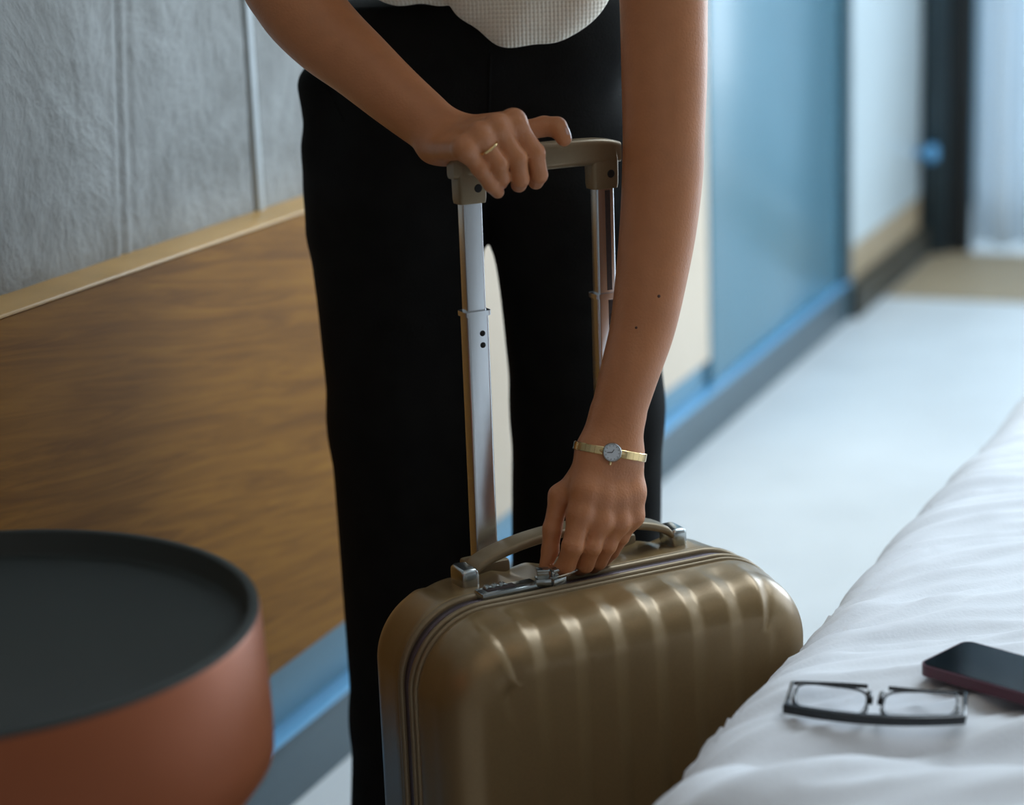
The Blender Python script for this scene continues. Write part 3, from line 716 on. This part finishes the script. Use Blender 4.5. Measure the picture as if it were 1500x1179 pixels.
# --- trousers
HIPZ = 2.40
wob = lambda p: .0035*np.sin(p[:, 0]*62+2.0*np.sin(p[:, 2]*3.1)+p[:, 1]*20)*np.clip((1.0-p[:, 2])/.5, 0, 1)+.003*np.sin(p[:, 2]*48+p[:, 0]*30)*np.exp(-((p[:, 2]-.93)/.09)**2)
tA0, tA1, tA2, tA3 = P(580, 300, HIPZ), P(588, 620, 2.385), P(603, 1050, 2.375), P(612, 1420, 2.37)
tB0, tB1, tB2, tB3 = P(842, 300, HIPZ), P(861, 600, 2.40), P(858, 900, 2.40), P(862, 1400, 2.40)
tro_p = [ellipsoid(P(682, 150, HIPZ), (.172, .105, .122)), capsule(P(590, 40, 2.385), P(800, 40, 2.385), .105, .105), ellipsoid(P(690, 40, 2.39), (.148, .10, .13)), capsule(P(474, 128, 2.38), P(487, 215, 2.385), .030, .030), capsule(P(487, 215, 2.385), P(505, 330, 2.385), .030, .042),
         capsule(P(600, 200, HIPZ), tA0, .102, .102), capsule(P(800, 200, HIPZ), tB0, .102, .101),
         capsule(tA0, tA1, .102, .0865), capsule(tA1, tA2, .0865, .076), capsule(tA2, tA3, .076, .084), capsule(tB0, tB1, .098, .0905), capsule(tB1, tB2, .0905, .093), capsule(tB2, tB3, .093, .096)]
tg = Group(tro_p, .016)
tf = make_field(tg, (), disp=lambda p: wob(p))
V, Q = surface(lambda p, c=None, r=None: np.maximum(tf(p, c, r), np.maximum(p[:, 2]-1.135, .045-p[:, 2])), (-.40, 2.18, .02), (.34, 2.62, 1.16), .005)
fast_mesh('trousers', V, Q, M_BLACK, person)['label'] = 'black wide-leg trousers'
# waistband, fly seam
band_pts = []
def on_surface(px, py, f):
    p = P(px, py, 2.0); d = p-CAMP; d /= np.linalg.norm(d)
    for _ in range(120):
        v = f(p[None])[0]
        if v < 4e-4 or v > .5: break
        p = p+d*v*.8
    return p
fly = [on_surface(716+2*sin(y*.02), y, tf) for y in range(78, 170, 6)]
mesh_obj('fly_seam', *tube(fly, .0016, 8), M_BLACK, person, True)
pk = [on_surface(470+x*.5, 112+x, tf) for x in range(0, 70, 6)]
pk = [p for p in pk if abs(tf(p[None])[0]) < .004]
if len(pk) > 3: mesh_obj('pocket_seam', *tube(pk, .0018, 8), M_BLACK, person, True)
# shoes
for (tp, dx) in ((tA3, -.01), (tB3, .01)):
    c = np.array([tp[0]+dx, tp[1]-.03, .036])
    V, Q = surface(lambda p, a=None, b=None: np.maximum(Group([capsule(c+[0, .05, .01], c+[0, -.07, -.003], .034, .036), ellipsoid(c+[0, .05, .035], (.032, .04, .05)), capsule(c+[0, -.07, -.003], c+[0, -.12, -.01], .036, .024)], .02)(p), .003-p[:, 2]), c+[-.07, -.20, -.045], c+[.07, .16, .11], .004)
    fast_mesh('shoe', V, Q, M_SHOE, person)
    box('shoe_sole', c*[1, 1, 0], (1, 0, 0), (0, 1, 0), (0, 0, 1), (-.03, -.13, 0), (.03, .08, .006), M_RUBBER, person, .003)
# --- knit top
def sh(px, py, Y, r): return ellipsoid(P(px, py, Y), r)
top_p = [ellipsoid(CH_, (.185, .125, .185)), capsule(CH_+[-.07, 0, .09], SA, .090, .074), capsule(SA, lerp(SA, EA, .30), .072, .060), capsule(CH_+[.07, 0, .06], SBj, .090, .074), capsule(SBj, lerp(SBj, EB, .22), .072, .062), capsule(P(715, -60, 2.36), CH_, .14, .14),
         capsule(CH_+[0, 0, .08], lerp(CH_, NECK, .72), .10, .064)]
lobes = [sh(773, -62, 2.235, (.094, .055, .091)), sh(752, 0, 2.225, (.040, .035, .047)), sh(722, -30, 2.23, (.045, .04, .045)), sh(600, -62, 2.27, (.076, .06, .049)), sh(640, -42, 2.26, (.028, .04, .036)), sh(835, -35, 2.24, (.045, .045, .052))]
tpg = Group(top_p, .05); lb = Group(lobes, .012)
def topf(p, c=None, r=None):
    d = smin(tpg(p, c, r), lb(p, c, r), .02)
    # only the hanging lobes go below the hem
    cut = (P(700, -25, 2.3)[2]-p[:, 2])
    body = np.maximum(tpg(p, c, r), cut)
    d = smin(body, lb(p, c, r), .012)
    return d-.0016*np.sin(p[:, 0]*95+4*np.sin(p[:, 2]*14))*1.0
V, Q = surface(topf, (-.42, 1.9, 1.02), (.36, 2.62, 1.62), .003)
fast_mesh('knit_top', V, Q, M_KNIT, person)['label'] = 'cream waffle-knit top hanging over the waistband'
# --- hair (out of the frame): cap and falling length
hair = Group([ellipsoid(hp(0, -.022, .040), (.081, .094, .086), Rh), ellipsoid(hp(0, -.045, -.02), (.079, .066, .085), Rh), ellipsoid(hp(0, -.125, .055), (.040, .036, .038), Rh)], .02)
V, Q = surface(lambda p, a=None, b=None: hair(p)-.0006*np.sin(p[:, 0]*700), HEADC-[.16, .2, .2], HEADC+[.16, .22, .2], .005)
fast_mesh('hair', V, Q, M_HAIR, person)

def on_face(x, z):
    p = hp(x, .18, z)
    for _ in range(60):
        v = field(p[None])[0]
        if v < 3e-4 or v > .5: break
        p = p-fw*v*.8
    return p
M_LIP = mat('lips', (.42, .13, .11), .4, noise_scale=90, noise_amt=.1)
for sg in (-1, 1):
    mesh_obj('eyelash', *tube([on_face(sg*(.016+.030*t), .002-.004*sin(pi*t)) for t in np.linspace(0, 1, 9)], .0014, 6), M_HAIR, person, True)
    mesh_obj('eyebrow', *tube([on_face(sg*(.014+.038*t), .024+.005*sin(pi*t*.8)) for t in np.linspace(0, 1, 9)], [.0022]*7+[.0016, .0010], 6), M_HAIR, person, True)
for z, rr_ in ((-.060, .0040), (-.068, .0048)):
    mesh_obj('lip', *tube([on_face(x, z) for x in np.linspace(-.022, .022, 9)], [.001, rr_*.6, rr_*.85, rr_, rr_, rr_, rr_*.85, rr_*.6, .001], 8), M_LIP, person, True)

# ------------------------------------------------------------------ bed
BH = radians(26); BT = np.array([sin(BH), cos(BH), 0]); BN = np.array([cos(BH), -sin(BH), 0]); BO = np.array([.262, 1.955, 0])
BZ = .54
bed = empty('bed', BO+BT*.7+BN*.8, 'double bed with rumpled white duvet in the right foreground', 'bed')
def wrapc(t, r):
    """flat distance from the edge -> (offset, drop); t>=0 lies on top"""
    if t >= r: return t, 0.
    a = (r-t)/r
    if a <= pi/2: return r-r*sin(a), r*(1-cos(a))
    return -.008*min(1, (a-pi/2)), r+(a-pi/2)*r
S0, S1, WD = -.475, 2.3, 1.7
def duvet():
    ts = list(np.arange(-.30, .9, .0065))+list(np.arange(.9, WD, .03)); ss = list(np.arange(-.30, 1.5, .0065))+list(np.arange(1.5, S1-S0, .03))
    V = []
    for a in ss:
        oa, da = wrapc(a, .10)
        for b in ts:
            ob, db = wrapc(b, .075)
            w = BO+BT*(S0+oa)+BN*ob
            z = BZ-da-db
            if z < .10: z = .10+(z-.10)*.02
            X, Yw = w[0], w[1]
            u = X*.96+Yw*.28; vq = -X*.28+Yw*.96             # folds run roughly across the bed edge
            e = math.exp(-max(b, 0)/.25)
            # fine gathers fanning from the edge
            vv = vq+.05*noise.noise(Vector((u*3, vq*3, 2)))+.10*(max(0, .22-b))**1.3
            rg_ = lambda q: (1-abs(q))**2
            d = .011*(rg_(noise.noise(Vector((u*2.2, vv*13, 0)))*1.6)-.5)+.0075*(rg_(noise.noise(Vector((u*4, vv*36, 5)))*1.7)-.5)*(.4+e)+.012*noise.noise(Vector((u*2.5, vq*4, 8)))
            # broad trough and roll in front of the glasses
            q = Yw-(1.645+.04*(X-.35)+.01*sin(X*9)); d += -.016*math.exp(-(q/.022)**2)+.008*math.exp(-((q+.055)/.03)**2)+.006*math.exp(-((q-.05)/.03)**2)
            q2 = Yw-(1.545+.06*(X-.3)); d += -.010*math.exp(-(q2/.018)**2)
            side = min(1, db/.075)
            p = w+np.array([0, 0, z])+Z3*d*(1-.7*side)-BN*d*.9*side
            V.append(p)
    o = mesh_obj('duvet', V, grid_faces(len(ss), len(ts)), M_SHEET, bed, True); o.data.flip_normals()
    o['label'] = 'rumpled white duvet'
    return V, len(ss), len(ts), ss, ts
DV, nS, nT, ss_, ts_ = duvet(); DVn = np.array(DV)
def bed_z(x, y):
    i = np.argmin((DVn[:, 0]-x)**2+(DVn[:, 1]-y)**2+np.where(DVn[:, 2] < .45, 1, 0)); return DVn[i, 2]
box('mattress', BO, BT, BN, Z3, (S0+.05, .05, .28), (S1-.1, WD-.1, .49), M_SHEET, bed, .03)
box('bed_base', BO, BT, BN, Z3, (S0+.06, .05, .05), (S1-.1, WD-.1, .28), mat('grey_bed_base', (.2, .21, .22), .8, noise_scale=80, noise_amt=.2), bed, .01)
for a in (S0+.15, S1-.2):
    for b in (.15, WD-.25): box('leg', BO+BT*a+BN*b, BT, BN, Z3, (-.03, -.03, 0), (.03, .03, .06), M_DARK, bed, .004)

# ------------------------------------------------------------------ phone
def onbed(px, py, z):
    d = _fwd*F+_R*(px-750)+_D*(py-589.5); return CAMP+d*(z-H)/d[2]
pz = BZ+.022
c0, c1, c2 = onbed(1344, 972, pz), onbed(1432, 929, pz), onbed(1500, 1036, pz)
pw = c1-c0; Lw = np.linalg.norm(pw); pl_ = c2-c0; pw /= Lw; pl_ -= pw*pl_.dot(pw); pl_ /= np.linalg.norm(pl_)
print('PHONE width', Lw)
ph = empty('phone', c0+pw*.035+pl_*.07-Z3*.02, 'dark-screened smartphone in a maroon case on the duvet beside the glasses', 'phone')
PW, PL = .078, .155
tilt = Z3
def slab(name, m, z0, z1, inset, r, par):
    sec = rrect(PW/2-inset, PL/2-inset, r, 6); n = len(sec); cc_ = c0+pw*PW/2+pl_*PL/2
    V = [cc_+pw*a+pl_*b+Z3*z0 for a, b in sec]+[cc_+pw*a*(1-.0)+pl_*b+Z3*z1 for a, b in sec]
    Fc = [(k, (k+1) % n, n+(k+1) % n, n+k) for k in range(n)]+[tuple(range(n-1, -1, -1)), tuple(range(n, 2*n))]
    o = mesh_obj(name, V, Fc, m, par)
    bm = bmesh.new(); bm.from_mesh(o.data); bmesh.ops.recalc_face_normals(bm, faces=bm.faces); bm.to_mesh(o.data); bm.free()
    return o
slab('phone_case', M_MAROON, -.0105, 0, 0, .010, ph)
slab('screen', M_SCREEN, -.001, .0006, .0022, .008, ph)
box('camera_bump', c0+pw*.018+pl_*.02, pw, pl_, Z3, (-.01, -.012, -.0125), (.012, .012, -.0105), M_MAROON, ph, .0008)

# ------------------------------------------------------------------ glasses
gz = BZ+.017
g0, g1 = onbed(1150, 1036, gz), onbed(1412, 1052, gz)
gx = g1-g0; GL = np.linalg.norm(gx); gx /= GL; print('GLASSES', GL)
gy = np.cross(Z3, gx); gl = empty('eyeglasses', (g0+g1)/2, 'black-framed eyeglasses lying folded on the white duvet', 'glasses')
lift = radians(14)
gyy = gy*cos(lift)+Z3*sin(lift)*.6; gyy /= np.linalg.norm(gyy); gn = np.cross(gx, gyy)
def G(a, b, c=0): return g0+gx*a*GL+gyy*b+gn*(c-.008*(1-(2*a-1)**2)*0)
LH = .048
def lens_loop(a0, a1, n=40):
    # squarish lens outline; a across, b from the brow (b=0) to the lower rim
    ca, w = (a0+a1)/2, (a1-a0)/2; pts = []
    for k in range(n):
        t = 2*pi*k/n; c, s = cos(t), sin(t); e = .55
        pts.append((ca+w*np.sign(c)*abs(c)**e, LH/2+LH/2*np.sign(s)*abs(s)**e, .0))
    return pts
bow = lambda a: -.010*(1-(2*a-1)**2)
for (a0, a1, nm) in ((.04, .455, 'l'), (.545, .96, 'r')):
    lp = lens_loop(a0, a1); pts = [G(a, b+bow(a)) for a, b, c in lp]
    rads = [.0023 if b < LH*.5 else .0013 for a, b, c in lp]
    V, Fc = tube(pts+[pts[0]], rads+[rads[0]], 8, up=gn, cap=False)
    mesh_obj('rim', V, Fc, M_ACET, gl, True)
    cpt = G((a0+a1)/2, LH/2+bow((a0+a1)/2)); V = [cpt+gn*.001]+[lerp(cpt, p, .98) for p in pts]; n = len(pts)
    V2 = V+[v-gn*.0016 for v in V]; m1 = n+1
    Fc = [(0, 1+k, 1+(k+1) % n) for k in range(n)]+[(m1, m1+1+(k+1) % n, m1+1+k) for k in range(n)]+[(1+k, m1+1+k, m1+1+(k+1) % n, 1+(k+1) % n) for k in range(n)]
    mesh_obj('lens', V2, Fc, M_LENS, gl, True, 40)
brow = [G(a, bow(a)-.001) for a in np.linspace(-.005, 1.005, 30)]
V, Fc = tube(brow, 1.0, ring=rrect(.0042, .0034, .0014, 3), up=gn); mesh_obj('brow_bar', V, Fc, M_ACET, gl, True, 40)
for a0, a1, bb in ((-.002, .47, .0), (1.002, .50, .004)):
    sg = 1 if a0 < .5 else -1
    pts = [G(a0, 0, -.002), G(a0, .012, -.004), G(a0+sg*.012, .02, -.005)]+[G(a, .021+bb*1.0+.004*abs(a-a0), -.0065) for a in np.linspace(a0+sg*.04, a0+sg*.80, 14)]
    pts[-1] = pts[-1]+gyy*(-.010)
    V, Fc = tube(pts, [.0022]*(len(pts)-2)+[.003, .002], 8, ring=rrect(1.2, .8, .4, 3), up=gn)
for a0, sg in ((0.0, 1), (1.0, -1)):
    hinge = [G(a0, .001, 0), G(a0, .014, -.003)]
    h_ = mesh_obj('hinge', *tube(hinge, .0024, 8), M_ACET, gl, True, 40)
    pts = [G(a0, .014, -.003), G(a0+sg*.004, LH+.002, -.005)]+[G(a, LH+.004+.002*sin(a*5), -.006) for a in np.linspace(a0+sg*.05, a0+sg*.44, 10)]
    mesh_obj('temple', *tube(pts, .0021, 8), M_ACET, gl, True, 60)
for sg, a in ((1, .475), (-1, .525)):
    mesh_obj('nose_pad', *tube([G(a, .014, .001), G(a-sg*.012, .028, .003)], [.0022, .0030], 8), M_ACET, gl, True)

# ------------------------------------------------------------------ round bedside table
T0 = np.array([-.449, 1.56, 0]); TR = .243; TZ = .716
tb = empty('side_table', T0, 'round copper drum side table with dark recessed top in the left foreground', 'table')
mesh_obj('drum', *lathe(T0, [(0, TZ-.150), (TR-.03, TZ-.150), (TR-.010, TZ-.143), (TR+.003, TZ-.125), (TR+.004, TZ-.10), (TR, TZ-.006), (TR-.001, TZ-.0045)], 128), M_COPPER, tb, True, 60)
mesh_obj('tray_top', *lathe(T0, [(TR-.001, TZ-.0045), (TR-.001, TZ-.001), (TR-.003, TZ), (TR-.008, TZ), (TR-.010, TZ-.002), (TR-.012, TZ-.018), (TR-.018, TZ-.022), (0, TZ-.022)], 128), M_TRAY, tb, True, 60)
mesh_obj('pedestal', *lathe(T0, [(0, TZ-.151), (.03, TZ-.151), (.028, .03), (.05, .018), (0, .018)], 40), M_DARK, tb, True, 40)
mesh_obj('base', *lathe(T0, [(0, .018), (.15, .016), (.16, .010), (.16, 0), (0, 0)], 80), M_DARK, tb, True, 40)
